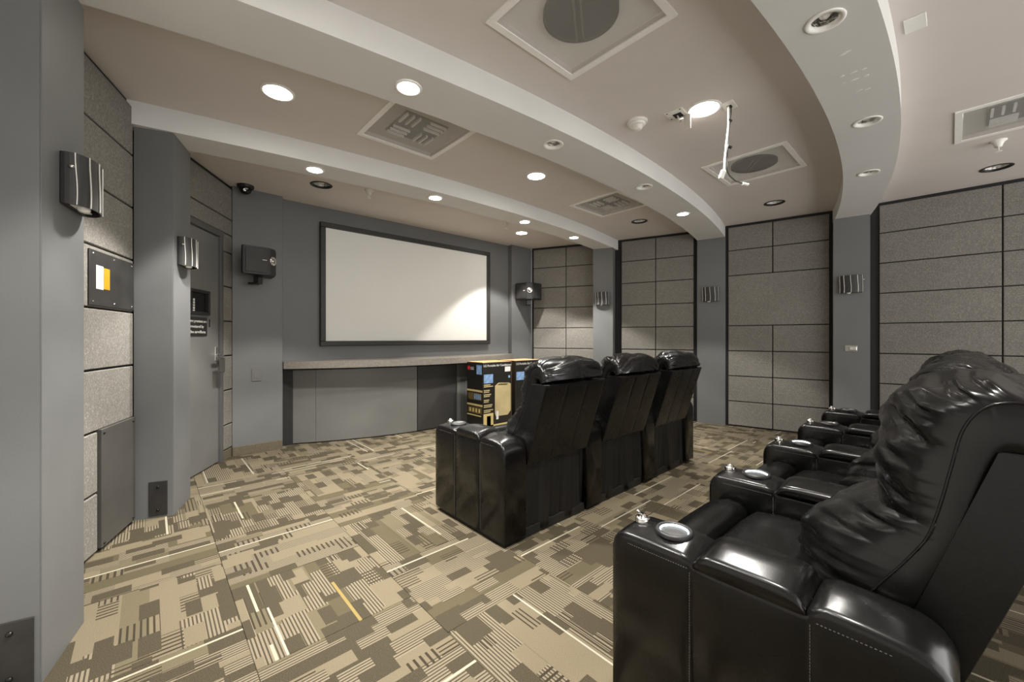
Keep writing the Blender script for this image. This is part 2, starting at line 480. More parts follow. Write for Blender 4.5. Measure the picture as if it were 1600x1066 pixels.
LAL = (Vector(LA[1]) - Vector(LA[0])).length
SA = 0.69                     # column line, hidden for most of its height
for r in range(8):
    z0 = r * ROW + GAP + (0.012 if r == 0 else 0); z1 = (r + 1) * ROW - GAP - (0.02 if r == 7 else 0)
    if r in (0, 1): left_panel(LA, 0.03, SA, z0, z1)
    else: left_panel(LA, 0.03, LAL - 0.004, z0, z1)
for r in range(8):
    z0 = r * ROW + GAP + (0.09 if r == 0 else 0); z1 = (r + 1) * ROW - GAP - (0.02 if r == 7 else 0)
    if r == 6: left_panel(LD, DO1 + 0.004, dL - 0.006, z0, 2.035)
    if (r + 1) * ROW < 2.05: left_panel(LD, DO1 + 0.004, dL - 0.006, z0, z1)
    elif r == 6: left_panel(LD, 0.02, dL - 0.006, 2.045, z1)
    else: left_panel(LD, 0.02, dL - 0.006, z0, z1)
# front wall
YS, YW = 4.57, 4.487
wall_front = struct(boxobj('wall_front', (0.3, YS, 0), (4.8, YS + 0.12, H), M['paint']))
boxobj('wing_wall', (0.574, YW, 0), (0.99, YS, H), M['paint'], wall_front, 0.003)
boxobj('wing_wall', (4.075, YW, 0), (4.49, YS, H), M['paint'], wall_front, 0.003)
bb = struct(boxobj('baseboard_front', (0.575, YW - 0.012, 0), (0.985, YW, 0.085), M['base_carpet'], None, 0.002))
# carpeted base under the narrow panel strip by the door
p0 = ptD(DO1 + 0.002)
o = boxobj('baseboard_left', (0, -0.02, 0), (dL - DO1 - 0.01, 0, 0.085), M['base_carpet'], None, 0.002, 1, (p0[0], p0[1], 0), (0, 0, math.atan2(dd.y, dd.x))); struct(o)

# ------------------------------------------------------------------ door
angD = math.atan2(dd.y, dd.x)
pd = ptD(DO0)
DW = DO1 - DO0
door = struct(boxobj('door_1', (0.05, -0.005, 0.012), (DW - 0.05, 0.04, 1.985), M['door'], None, 0.003, 1, (pd[0], pd[1], 0), (0, 0, angD)))
bm = bmesh.new()
box(bm, (0, -0.025, 0), (0.048, 0.06, 2.04), 0.002); box(bm, (DW - 0.048, -0.025, 0), (DW, 0.06, 2.04), 0.002); box(bm, (0.048, -0.025, 1.99), (DW - 0.048, 0.06, 2.04), 0.002)
bmobj('door_frame', bm, M['door_frame'], door)
# vision window with deep black frame
wx0, wx1, wz0, wz1 = 0.32, 0.60, 1.285, 1.485
bm = bmesh.new()
for a, b in (((wx0, -0.03, wz0), (wx1, 0, wz0 + 0.025)), ((wx0, -0.03, wz1 - 0.025), (wx1, 0, wz1)), ((wx0, -0.03, wz0 + 0.025), (wx0 + 0.025, 0, wz1 - 0.025)), ((wx1 - 0.025, -0.03, wz0 + 0.025), (wx1, 0, wz1 - 0.025))):
    box(bm, a, b, 0.002)
bmobj('window_frame', bm, M['black_satin'], door)
boxobj('window_pane', (wx0 + 0.02, -0.010, wz0 + 0.02), (wx1 - 0.02, -0.004, wz1 - 0.02), M['glass_dark'], door)
for q in range(5):
    boxobj('paper_slip', (0.385 + 0.001 * q, -0.0125, 1.305 + q * 0.022), (0.41, -0.0105, 1.322 + q * 0.022), M['paper'], door)
sg = boxobj('notice_sign', (0.30, -0.012, 1.115), (0.585, -0.005, 1.265), M['tag_black'], door)
for i, s in enumerate(('These premises are', 'monitored by', 'video surveillance')):
    tx = text('sign_lettering', s, 0.033, M['paper'], sg, (0.4425, -0.0125, 1.223 - i * 0.043), (PI / 2, 0, 0), 'CENTER')
boxobj('latch_slot', (0.625, -0.009, 1.19), (0.637, -0.004, 1.255), M['backing'], door)
bm = bmesh.new()
box(bm, (0.715, -0.012, 0.90), (0.755, -0.004, 1.02), 0.004, 2)
tube(bm, [(0.735, -0.01, 0.95), (0.735, -0.06, 0.95)], 0.012)
tube(bm, [(0.735, -0.058, 0.95), (0.70, -0.066, 0.95), (0.625, -0.062, 0.947)], 0.0105)
hd = bmobj('door_handle', bm, M['chrome'], door, smooth=False)
boxobj('hanging_tag', (0.635, -0.085, 0.80), (0.715, -0.078, 0.925), M['board'], hd, 0.008, 2)

# ------------------------------------------------------------------ screen
scr = empty('projection_screen', (2.522, YS - 0.002, 1.01))
tag(scr, 'large blank white projection screen with a black frame on the front wall', 'screen')
SW, SH = 2.33 / 2, 1.335
boxobj('screen_surface', (-SW + 0.05, -0.022, 0.05), (SW - 0.05, -0.004, SH - 0.05), M['screen'], scr)
fr = []
for a, b in (((-SW, -0.045, 0), (SW, 0, 0.055)), ((-SW, -0.045, SH - 0.055), (SW, 0, SH)), ((-SW, -0.0445, 0.055), (-SW + 0.055, 0, SH - 0.055)), ((SW - 0.055, -0.0445, 0.055), (SW, 0, SH - 0.055))):
    boxobj('frame_rail', a, b, M['frame_black'], scr, 0.008, 2)

# ------------------------------------------------------------------ curved cabinet with worktop
KX = 0.178
def arc_slab(x0, x1, yc, yback, z0, z1, n=20, k=KX, bev=0):
    bm = bmesh.new(); rings = []
    for i in range(n + 1):
        x = x0 + (x1 - x0) * i / n
        y = yc + (x - XC) ** 2 * k
        yb = yback if not callable(yback) else yback(y)
        rings.append([(x, y, z0), (x, yb, z0), (x, yb, z1), (x, y, z1)])
    loft(bm, rings)
    return bm
ct = bmobj('worktop', arc_slab(0.992, 4.073, 4.03, YS - 0.002, 0.79, 0.86, 40), M['counter'])
tag(ct, 'long curved stone-coloured worktop under the projection screen', 'worktop')
cab = empty('curved_cabinet', (0, 0, 0)); tag(cab, 'low curved grey cabinet run below the worktop with one charcoal section', 'cabinet')
bmobj('cabinet_body', arc_slab(1.0, 4.065, 4.235, YS - 0.002, 0.0, 0.788, 40), M['backing'], cab)
for x0, x1, m in ((1.018, 1.295, 'cab'), (1.297, 2.325, 'cab'), (2.335, 2.885, 'cab_dark'), (2.9, 3.03, 'cab'), (3.034, 4.04, 'cab')):
    bmobj('front_panel', arc_slab(x0, x1, 4.205, lambda y: y + 0.028, 0.012, 0.765, 14), M[m], cab)

# ------------------------------------------------------------------ cartons
def prints(parent, face, items):
    """flat print on a carton; face 'front' lies in the local xz plane at y=0, 'left' in the yz plane at x=0"""
    for (nm, a, z0, b, z1, m) in items:
        if face == 'front': boxobj(nm, (a, -0.0012, z0), (b, 0.0, z1), M[m], parent)
        else: boxobj(nm, (-0.0012, a, z0), (0.0, b, z1), M[m], parent)
def carton(name, loc, w, d, h, label):
    e = empty(name, loc); tag(e, label, 'box')
    boxobj('carton_body', (0, 0, 0), (w, d, h - 0.004), M['box_black'], e, 0.003)
    bm = bmesh.new()
    box(bm, (0.001, 0.001, h - 0.004), (w - 0.001, d / 2 - 0.002, h)); box(bm, (0.001, d / 2 + 0.002, h - 0.004), (w - 0.001, d - 0.001, h))
    bmobj('top_flap', bm, M['cardboard'], e)
    boxobj('side_panel', (w, 0.002, 0.004), (w + 0.0015, d - 0.002, h - 0.006), M['cardboard'], e)
    return e
bx = carton('air_conditioner_carton', (2.90, 3.70, 0.0), 0.455, 0.315, 0.81, 'black and gold air conditioner carton left of the other one, in front of the worktop')
prints(bx, 'front', [('picture_panel', 0.015, 0.56, 0.155, 0.665, 'box_blue'), ('barcode_label', 0.345, 0.685, 0.435, 0.745, 'paper'),
    ('floor_picture', 0.005, 0.01, 0.45, 0.06, 'box_gold'), ('small_picture', 0.01, 0.03, 0.16, 0.20, 'box_gold'), ('small_unit', 0.06, 0.05, 0.12, 0.17, 'box_brown'),
    ('badge', 0.40, 0.605, 0.43, 0.635, 'box_blue')])
for i, (z, wd) in enumerate(((0.535, .10), (0.515, .14), (0.47, .09), (0.45, .08), (0.42, .11), (0.40, .09), (0.355, .08), (0.335, .07), (0.295, .13), (0.275, .12), (0.235, .14), (0.215, .10))):
    boxobj('caption_line', (0.015, -0.0012, z), (0.015 + wd, 0, z + 0.012), M['box_grey'], bx)
# printed picture of the unit: rounded tower
bm = bmesh.new()
prism(bm, [(0.185, 0.52), (0.24, 0.555), (0.41, 0.545), (0.44, 0.53), (0.44, 0.20), (0.39, 0.15), (0.20, 0.155), (0.185, 0.19)], 0, 0.0012)
bmobj('unit_picture', bm, M['box_grey'], bx, (0, 0, 0), (PI / 2, 0, 0))
bm = bmesh.new(); prism(bm, [(0.215, 0.528), (0.25, 0.544), (0.40, 0.536), (0.37, 0.519)], 0, 0.0018)
bmobj('unit_picture_top', bm, M['box_brown'], bx, (0, 0, 0), (PI / 2, 0, 0))
boxobj('remote_picture', (0.205, -0.0022, 0.115), (0.24, -0.0012, 0.215), M['paper'], bx)
text('carton_title', 'LG Portable Air Conditioner', 0.0375, M['paper'], bx, (0.012, -0.001, 0.755), (PI / 2, 0, 0))
# side of the carton facing left
def txt_left(s, size, y, z, m='paper'):
    return text('side_lettering', s, size, M[m], bx, (-0.001, y, z), (PI / 2, 0, -PI / 2))
prints(bx, 'left', [('picture_panel', 0.02, 0.665, 0.12, 0.775, 'box_blue'), ('gold_band', 0.006, 0.455, 0.309, 0.478, 'box_gold'), ('gold_band', 0.006, 0.285, 0.309, 0.308, 'box_gold'),
    ('icon_strip', 0.02, 0.355, 0.29, 0.44, 'box_brown'), ('icon_strip', 0.02, 0.195, 0.29, 0.27, 'box_brown'), ('bottom_band', 0.02, 0.015, 0.309, 0.05, 'box_blue'), ('gold_band', 0.03, 0.165, 0.309, 0.178, 'box_gold')])
for y in (0.04, 0.075, 0.11, 0.145):
    boxobj('icon', (-0.002, y, 0.365), (-0.0012, y + 0.022, 0.43), M['box_blue'], bx)
for y in (0.05, 0.11, 0.17, 0.23):
    boxobj('icon', (-0.002, y, 0.21), (-0.0012, y + 0.03, 0.255), M['box_gold'], bx)
bm = bmesh.new(); lathe(bm, [(0.0001, -0.0006), (0.026, -0.0006), (0.026, 0.0006), (0.0001, 0.0006)], 24)
bmobj('logo_disc', bm, M['red'], bx, (-0.0008, 0.275, 0.735), (0, PI / 2, 0))
txt_left('LG', 0.05, 0.235, 0.715)
bx2 = carton('air_conditioner_carton', (3.44, 3.72, 0.0), 0.455, 0.315, 0.81, 'black carton mostly hidden behind the front recliners, right of the gold one')
text('carton_title', 'LG Portable Air Conditioner', 0.0375, M['paper'], bx2, (0.012, -0.001, 0.755), (PI / 2, 0, 0))
prints(bx2, 'front', [('picture_panel', 0.015, 0.56, 0.155, 0.665, 'box_blue')])

# ------------------------------------------------------------------ recliners
PITCH, AW, SWD = 0.695, 0.165, 0.53
def rrect(w0, w1, z0, z1, r, crown=0.0, n=5):
    """ring in xz: flat bottom, rounded top corners, crowned top"""
    pts = [(w0, z0), (w1, z0)]
    for k in range(n + 1):
        a = PI / 2 * k / n
        pts.append((w1 - r + r * math.cos(a), z1 - r + r * math.sin(a)))
    m = 4
    for k in range(1, m):
        f = k / m; pts.append((w1 - r - (w1 - w0 - 2 * r) * f, z1 + crown * 4 * f * (1 - f)))
    for k in range(n + 1):
        a = PI / 2 + PI / 2 * k / n
        pts.append((w0 + r + r * math.cos(a), z1 - r + r * math.sin(a)))
    return pts
def arm(parent, x, lit, lever=False):
    AD = 0.68
    st = []
    R = 0.05
    for k in range(7):                      # rounded nose
        a = PI / 2 * k / 6
        st.append((-(R - R * math.cos(PI / 2 - a)) if k else 0.0, 0.548 - R + R * math.sin(a), 0.006 if k == 0 else 0.0, 0.0))
    st = [(-(R * (1 - math.cos(PI / 2 * k / 6))) , 0.548 - R * (1 - math.sin(PI / 2 * k / 6)), 0.010 * (1 - k / 6) ** 2, 0.008 * k / 6) for k in range(7)]
    st += [(-0.12, 0.55, 0, 0.012), (-0.20, 0.55, 0, 0.010), (-0.228, 0.545, 0.0005, 0.006), (-0.234, 0.537, 0.0045, 0.0), (-0.240, 0.535, 0.0005, 0.0), (-0.30, 0.535, 0, 0), (-0.42, 0.535, 0, 0),
           (-0.462, 0.535, 0.0005, 0), (-0.468, 0.535, 0.0045, 0), (-0.474, 0.545, 0.0005, 0.006), (-0.50, 0.556, 0, 0.014), (-0.56, 0.554, 0, 0.014)]
    for k in range(7):
        a = PI / 2 * k / 6; r2 = 0.07
        st.append((-AD + r2 - r2 * math.sin(a), 0.55 - r2 + r2 * math.cos(a), 0.010 * (k / 6) ** 2, 0.012 * (1 - k / 6)))
    rings = []
    for y, zt, ins, crown in st:
        rings.append([(px, y, pz) for px, pz in rrect(ins, AW - ins, 0.03, zt, 0.018, crown)])
    bm = bmesh.new(); loft(bm, rings)
    o = bmobj('arm', bm, M['leather'], parent, (x, 0, 0), (0, 0, 0), True)
    bm = bmesh.new(); rings = []
    n = 14
    for i in range(n + 1):
        f = i / n; y = -0.236 - 0.23 * f
        e = (1 - abs(2 * f - 1) ** 5) ** 0.5
        zt = 0.540 + 0.030 * e
        rings.append([(px, y, pz) for px, pz in rrect(-0.004 * e, AW + 0.004 * e, 0.527, zt, 0.011 + 0.006 * e, 0.012 * e)])
    loft(bm, rings)
    bmobj('arm_pad', bm, M['leather'], o, smooth=True)
    bm = bmesh.new()
    lathe(bm, [(0.050, 0.5575), (0.050, 0.564), (0.046, 0.569), (0.041, 0.569), (0.038, 0.565), (0.038, 0.5605), (0.0005, 0.5605)], 36, (AW / 2, -0.15))
    bmobj('cup_holder', bm, M['black_satin'], o, smooth=True)
    bm = bmesh.new(); lathe(bm, [(0.0345, 0.5608), (0.033, 0.5618), (0.0005, 0.5622)], 32, (AW / 2, -0.15)); bmobj('cup_base', bm, M['cab_dark'], o, smooth=True)
    bm = bmesh.new()
    lathe(bm, [(0.0355, 0.5607), (0.0355, 0.563), (0.0378, 0.565), (0.0378, 0.5607)], 36, (AW / 2, -0.15))
    bmobj('cup_ring', bm, M['ring_on'] if lit else M['steel'], o, smooth=True)
    bm = bmesh.new()
    lathe(bm, [(0.021, 0.555), (0.021, 0.5665), (0.017, 0.569), (0.010, 0.569), (0.009, 0.577), (0.0005, 0.578)], 20, (AW / 2 + 0.005, -0.052))
    kb = bmobj('control_knob', bm, M['chrome'], o, smooth=True)
    if lever:
      bm = bmesh.new(); tube(bm, [(AW / 2 + 0.005, -0.052, 0.572), (AW / 2 - 0.012, -0.048, 0.588), (AW / 2 - 0.02, -0.046, 0.592)], [0.006, 0.005, 0.002], 8)
      bmobj('knob_lever', bm, M['chrome'], o, smooth=True)
    # rows of stitching along the top of both side faces
    bm = bmesh.new()
    for xs, sgn in ((0.0, -1), (AW, 1)):
        for y0, y1 in ((-0.055, -0.225), (-0.485, -0.60)):
            nst = int(abs(y1 - y0) / 0.0065)
            for i in range(nst):
                y = y0 + (y1 - y0) * i / nst
                box(bm, (xs - 0.0006, y - 0.0035, 0.5205), (xs + 0.0006, y, 0.5218))
        for yy in (-0.2285, -0.4745):
            for i in range(70):
                z = 0.04 + i * 0.0068
                box(bm, (xs - 0.0006, yy - 0.0006, z), (xs + 0.0006, yy + 0.0006, z + 0.004))
    s = bmobj('stitching', bm, M['stitch'], o); s['kind'] = 'stuff'
    return o
def vnoise(x, seed):
    return math.sin(x * 1.7 + seed) + 0.6 * math.sin(x * 3.9 + seed * 2.3) + 0.35 * math.sin(x * 8.3 + seed * 0.7)
def catmull(P, n):
    P = [Vector(p) for p in P]; res = []
    Q = [2 * P[0] - P[1]] + P + [2 * P[-1] - P[-2]]
    segs = len(P) - 1
    for i in range(n + 1):
        t = i / n * segs; k = min(int(t), segs - 1); f = t - k
        p0, p1, p2, p3 = Q[k:k + 4]
        res.append(0.5 * ((2 * p1) + (-p0 + p2) * f + (2 * p0 - 5 * p1 + 4 * p2 - p3) * f * f + (-p0 + 3 * p1 - 3 * p2 + p3) * f ** 3))
    return res
def puff(name, parent, S, Cc, x0, x1, back, mat, ns=60, nx=44, ruche=0.006, seed=1.0, freq=30, power=2.6, neck=None):
    """leather cushion: side seam S, centre line Cc (both y,z); closed at the sides back to the polyline back"""
    Sx = catmull(S, ns); Cx = catmull(Cc, ns); Bk = catmull(back, ns)
    bm = bmesh.new(); V = []
    # arc length for the folds
    for i in range(ns + 1):
        row = []
        s = i / ns
        for j in range(nx + 1):
            f = j / nx
            e = abs(2 * f - 1)
            b = (1 - e ** power) ** 0.5
            p = Sx[i] + (Cx[i] - Sx[i]) * b
            xx = x0 + (x1 - x0) * f
            dist = min(f, 1 - f) * (x1 - x0)
            # gathers radiating from the side seams
            d = (Cx[i] - Sx[i]); dn = d.normalized() if d.length > 1e-5 else Vector((0, 0))
            sd_ = seed + (3.1 if f > .5 else 0)
            fine = ruche * 0.42 * math.exp(-(dist / 0.055) ** 2) * vnoise(s * freq * 1.5 + 0.8 * math.sin(dist * 20 + seed), sd_)
            lng = vnoise(s * freq * 0.50 + 1.3 * math.sin(dist * 7 + seed) + 2.0 * dist, sd_ + 1.2)
            fold = fine + ruche * 0.75 * math.exp(-((dist - 0.07) / 0.15) ** 2) * (lng if lng < 0.4 else 0.4 + 0.4 * (lng - 0.4))
            broad = ruche * 0.5 * vnoise(s * freq * 0.2 + f * 3.0, seed * 1.9) * b * math.sin(PI * s)
            p = p + dn * (fold * min(1, b * 1.6) + broad)
            row.append(bm.verts.new((xx, p.x, p.y)))
        V.append(row)
    for i in range(ns):
        for j in range(nx): bm.faces.new((V[i][j], V[i][j + 1], V[i + 1][j + 1], V[i + 1][j]))
    # side walls, slightly domed
    for j, xx, sg in ((0, x0, -1), (nx, x1, 1)):
        prev = [V[i][j] for i in range(ns + 1)]
        for q in (0.3, 0.65, 1.0):
            cur = []
            for i in range(ns + 1):
                p = Sx[i] + (Bk[i] - Sx[i]) * q
                cur.append(bm.verts.new((xx + sg * (0.005 * math.sin(PI * q) ), p.x, p.y)))
            for i in range(ns): bm.faces.new((prev[i], prev[i + 1], cur[i + 1], cur[i]))
            prev = cur
        if j == 0: LB = prev
        else: RB = prev
    for i in range(ns): bm.faces.new((LB[i], LB[i + 1], RB[i + 1], RB[i]))
    for i in (0, ns):
        ring = V[i]
    o = bmobj(name, bm, mat, parent, smooth=True)
    # piping along the two side seams
    for xx in (x0, x1):
        bm = bmesh.new(); tube(bm, [(xx, p.x, p.y) for p in Sx[2:-2:2]], 0.0028, 6)
        bmobj('piping', bm, M['leather'], o, smooth=True)
    return o

def recliner(seed, lit, lever=False, up=0.0):
    e = empty('recliner')
    arm(e, 0.0, lit, lever)
    x0, x1 = AW + 0.004, AW + SWD - 0.004
    # footrest front: rolled pad
    prof = [(-0.15, 0.06), (-0.03, 0.06), (-0.012, 0.09), (-0.004, 0.20), (0.0, 0.33), (-0.008, 0.42), (-0.035, 0.462), (-0.08, 0.478), (-0.125, 0.474), (-0.152, 0.455), (-0.158, 0.42)]
    bm = bmesh.new(); rings = []
    for k in range(13):
        f = k / 12; b = (1 - abs(2 * f - 1) ** 6) ** 0.5
        cy, cz = -0.09, 0.30
        s = 0.94 + 0.06 * b
        rings.append([(x0 + (x1 - x0) * f, cy + (y - cy) * s, cz + (z - cz) * s + 0.006 * math.sin(PI * f)) for y, z in prof])
    loft(bm, rings); bmobj('footrest', bm, M['leather'], e, smooth=True)
    # seat cushion
    bm = bmesh.new(); rings = []
    prof = [(-0.62, 0.28), (-0.165, 0.28), (-0.163, 0.42), (-0.170, 0.455), (-0.19, 0.470), (-0.26, 0.480), (-0.36, 0.476), (-0.48, 0.462), (-0.62, 0.45)]
    for k in range(15):
        f = k / 14; b = (1 - abs(2 * f - 1) ** 5) ** 0.5
        rings.append([(x0 + (x1 - x0) * f, y, z if z < 0.3 else z - 0.03 * (1 - b) + 0.003 * math.sin(y * 40 + seed) * math.sin(f * 9)) for y, z in prof])
    loft(bm, rings); bmobj('seat_cushion', bm, M['leather'], e, smooth=True)
    bmb = bmesh.new(); box(bmb, (x0 + 0.01, -0.63, 0.05), (x1 - 0.01, -0.13, 0.29)); bmobj('seat_base', bmb, M['fabric_black'], e)
    bmb = bmesh.new(); box(bmb, (0.02, -0.66, 0.0), (x1, -0.03, 0.05)); bmobj('plinth', bmb, M['black_satin'], e)
    # back: lumbar cushion and overstuffed headrest
    S = [(-0.50, 0.42), (-0.52, 0.48), (-0.555, 0.55), (-0.60, 0.625), (-0.635, 0.69), (-0.65, 0.735)]
    Cc = [(-0.42, 0.42), (-0.385, 0.48), (-0.375, 0.55), (-0.42, 0.625), (-0.50, 0.685), (-0.60, 0.735)]
    Bk = [(-0.60, 0.42), (-0.615, 0.48), (-0.64, 0.55), (-0.665, 0.625), (-0.685, 0.69), (-0.70, 0.735)]
    puff('back_cushion', e, S, Cc, x0 + 0.003, x1 - 0.003, Bk, M['leather'], 56, 52, 0.0125, seed, 22)
    S = [(-0.618, 0.655), (-0.638, 0.70), (-0.655, 0.76), (-0.668, 0.82), (-0.685, 0.89), (-0.715, 0.935), (-0.76, 0.945), (-0.79, 0.915), (-0.80, 0.865)]
    Cc = [(-0.60, 0.655), (-0.560, 0.685), (-0.537, 0.755), (-0.537, 0.83), (-0.565, 0.91), (-0.625, 0.968), (-0.705, 0.995), (-0.80, 0.965), (-0.832, 0.875)]
    lift = lambda P: [(y, z + up * min(1, max(0, (z - 0.70) / 0.2))) for y, z in P]
    S, Cc = lift(S), lift(Cc)
    Bk = [(-0.68, 0.66), (-0.69, 0.70), (-0.70, 0.76), (-0.715, 0.82), (-0.725, 0.85), (-0.735, 0.87), (-0.75, 0.875), (-0.765, 0.87), (-0.775, 0.855)]
    puff('headrest', e, S, Cc, x0 + 0.003, x1 - 0.003, Bk, M['leather'], 96, 60, 0.0135, seed * 1.7 + 2, 36, 2.3)
    # leaning back panel with two seams
    def pb(z): return -0.68 - (z - 0.415) * 0.318
    bm = bmesh.new()
    xs = [x0 - 0.003, x0 + 0.178, x0 + 0.352, x1 + 0.003]
    zz = [0.40, 0.405, 0.415, 0.5, 0.6, 0.7, 0.8, 0.838 + up, 0.850 + up, 0.854 + up]
    rings = []
    for z in zz:
        bulge = 0.0035 if 0.41 < z < 0.845 + up else 0.0
        ins = 0.006 if z in (zz[0], zz[-1]) else 0.0
        ring = []
        for i in range(3):
            a, b = xs[i], xs[i + 1]
            for f, q in ((0.0, -0.002), (0.02, 0.5), (0.1, 0.9), (0.5, 1.0), (0.9, 0.9), (0.98, 0.5)):
                ring.append((a + (b - a) * f + (ins if i == 0 and f == 0 else 0), pb(z) - bulge * q + ins, z))
        ring.append((xs[3] - ins, pb(z) + ins, z))
        ring.append((xs[3] - ins, pb(z) + 0.102 - ins, z)); ring.append((xs[0] + ins, pb(z) + 0.102 - ins, z))
        rings.append(ring)
    loft(bm, rings); bmobj('back_panel', bm, M['leather'], e)
    # cloth skirt hanging below the panel
    bm = bmesh.new(); n = 60; rings = []
    for z in [0.02 + 0.04 * k for k in range(11)]:
        f = 1 - (z - 0.02) / 0.4
        ring = []
        for i in range(n + 1):
            x = x0 + (x1 - x0) * i / n
            w = 0.0105 * f ** 0.5 * vnoise((x - x0) * 15 + 1.2 * z * math.sin(x * 9 + seed), seed)
            ring.append((x, -0.655 + w, z))
        rings.append(ring + [(x1, -0.632, z), (x0, -0.632, z)])
    loft(bm, rings); bmobj('back_skirt', bm, M['fabric_black'], e, smooth=True)
    return e

def row(loc, n, lits, labels, group, seed0):
    first = None
    for i in range(n):
        r = recliner(seed0 + 1.37 * i, lits[i], bool(lits[0]) and i == 0, 0.035 if n == 4 else 0.0)
        r.location = (loc[0] + PITCH * i, loc[1], 0)
        tag(r, labels[i], 'recliner', group)
        if i == n - 1: arm(r, PITCH, lits[n])
row((1.36, 2.235), 3, [0, 0, 0, 0], ['leftmost black leather recliner of the front row of three', 'middle black leather recliner of the front row of three', 'black leather recliner at the right end of the front row, nearest the right wall'], 'recliners in the front row', 1.0)
row((1.0, 0.67), 4, [1, 1, 1, 0, 0], ['large black leather recliner in the right foreground with lit cup holders', 'second black leather recliner of the back row, behind the foreground headrest', 'third black leather recliner of the back row, mostly hidden', 'farthest black leather recliner of the back row, nearest the right wall'], 'recliners in the back row', 4.2)

# ------------------------------------------------------------------ wall sconces
def sconce_proto():
    e = empty('wall_sconce')
    w, h, d = 0.095, 0.09, 0.060     # half width, half height, depth
    def pt(f, off=0.0):
        a = -PI / 2 + PI * f
        return (w * math.sin(a) * (1 + off / w), -0.012 - (d + off) * math.cos(a) ** 0.75 if math.cos(a) > 1e-6 else -0.012)
    n = 26
    bm = bmesh.new(); rings = []
    for z in (-h, -h + 0.003, h - 0.003, h):
        o_ = [pt(k / n) for k in range(n + 1)]; i_ = [pt(k / n, -0.004) for k in range(n + 1)][::-1]
        rings.append([(x, y, z) for x, y in o_ + i_])
    loft(bm, rings); bmobj('shade', bm, M['shade'], e)
    boxobj('back_plate', (-w, -0.014, -h), (w, 0, h), M['black_satin'], e, 0.002)
    for q in range(5):
        f0 = 0.11 + 0.19 * q
        bm = bmesh.new(); rings = []
        for i in range(17):
            z = -h + 2 * h * i / 16
            f = f0 + 0.012 * math.sin(i / 16 * 2 * PI * 0.7 + 0.5)
            a = pt(f - 0.007, 0.001); b = pt(f + 0.007, 0.001); c = pt(f + 0.007, 0.004); dd_ = pt(f - 0.007, 0.004)
            rings.append([(*a, z), (*b, z), (*c, z), (*dd_, z)])
        loft(bm, rings); bmobj('fin', bm, M['chrome_fin'], e)
    for s in (-1, 1):
        bm = bmesh.new(); lathe(bm, [(0.007, 0), (0.007, 0.006), (0.004, 0.009), (0.0003, 0.009)], 12)
        bmobj('side_screw', bm, M['chrome'], e, (s * (w + 0.0), -0.03, 0.04), (0, s * PI / 2, 0), True)
    bm = bmesh.new(); rr = [(0.0003, -h - 0.010), (0.012, -h - 0.009), (0.017, -h - 0.003), (0.017, h * 0.2), (0.0003, h * 0.25)]
    lathe(bm, rr, 20, (-0.02, -0.038)); bmobj('lamp_glass', bm, M['white_plastic'], e, smooth=True)
    boxobj('bottom_diffuser', (-w + 0.035, -d + 0.025, -h + 0.004), (w - 0.035, -0.014, -h + 0.008), M['white_plastic'], e)
    return e
M['shade'] = simple('dark_bronze_shade', lin(48, 47, 46), 0.55, metal=0.0, nscale=20, namp=0.1)
M['chrome_fin'] = simple('polished_fin', lin(214, 212, 206), 0.4, metal=0.0, nscale=30, namp=0.04)
sc0 = sconce_proto()
def place_sconce(i, a, b, inward, label, z=1.655, t=0.5):
    o = sc0 if i == 0 else copy_tree(sc0)
    a = Vector(a); b = Vector(b); d = (b - a).normalized(); p = a + (b - a) * t
    o.location = (p.x + inward.x * 0.001, p.y + inward.y * 0.001, z)
    # local -y points into the room
    o.rotation_euler = (0, 0, math.atan2(inward.y, inward.x) + PI / 2)
    tag(o, label, 'sconce', 'wall sconces on the pillars')
def inw(a, b, sgn):
    d = (Vector(b) - Vector(a)).normalized(); return Vector((d.y, -d.x)) * sgn
place_sconce(0, *PL1, inw(*PL1, 1), 'large dark ribbed wall sconce on the nearest left pillar', 1.655, 0.66)
place_sconce(1, *PL2, inw(*PL2, 1), 'ribbed wall sconce on the left pillar beside the door', 1.655, 0.5)
place_sconce(2, *PR12, inw(*PR12, 1), 'small ribbed wall sconce on the right pillar nearest the screen', 1.655, 0.5)
place_sconce(3, *PR23, inw(*PR23, 1), 'ribbed wall sconce on the middle pillar of the right wall', 1.655, 0.5)
place_sconce(4, *PR34, inw(*PR34, 1), 'black ribbed wall sconce on the right pillar above a small metal wall box', 1.66, 0.5)

# ------------------------------------------------------------------ plates and boards on the left wall
def on_left(pq, s, z): v = Vector(pq[0]) + (Vector(pq[1]) - Vector(pq[0])).normalized() * s; return (v.x, v.y, z)
angA = math.atan2(LA[1][1] - LA[0][1], LA[1][0] - LA[0][0])
pl = empty('wall_plate', on_left(LA, 0.60, 1.262), angA); tag(pl, 'black wall plate with a small yellow window, left wall between the pillars', 'plate')
pw = LAL - 0.60 - 0.012
boxobj('plate', (0, -0.03, 0), (pw, -0.0225, 0.278), M['black_plate'], pl, 0.002)
boxobj('yellow_window', (0.125, -0.032, 0.09), (0.185, -0.0305, 0.20), M['yellow'], pl, 0.0005)
boxobj('white_window', (0.055, -0.032, 0.085), (0.123, -0.0305, 0.205), M['paper'], pl, 0.0005)
for x in (0.03, pw / 2, pw - 0.03):
    for z in (0.02, 0.258):
        bm = bmesh.new(); lathe(bm, [(0.006, 0), (0.006, 0.002), (0.003, 0.004), (0.0003, 0.004)], 10); bmobj('screw', bm, M['chrome'], pl, (x, -0.03, z), (PI / 2, 0, 0), True)
bd = empty('kick_board', on_left(LA, SA + 0.012, 0.02), angA); tag(bd, 'tall charcoal board screwed low on the left wall', 'board')
bw = LAL - SA - 0.02
boxobj('board', (0, -0.035, 0), (bw, -0.002, 0.61), M['board'], bd, 0.003)
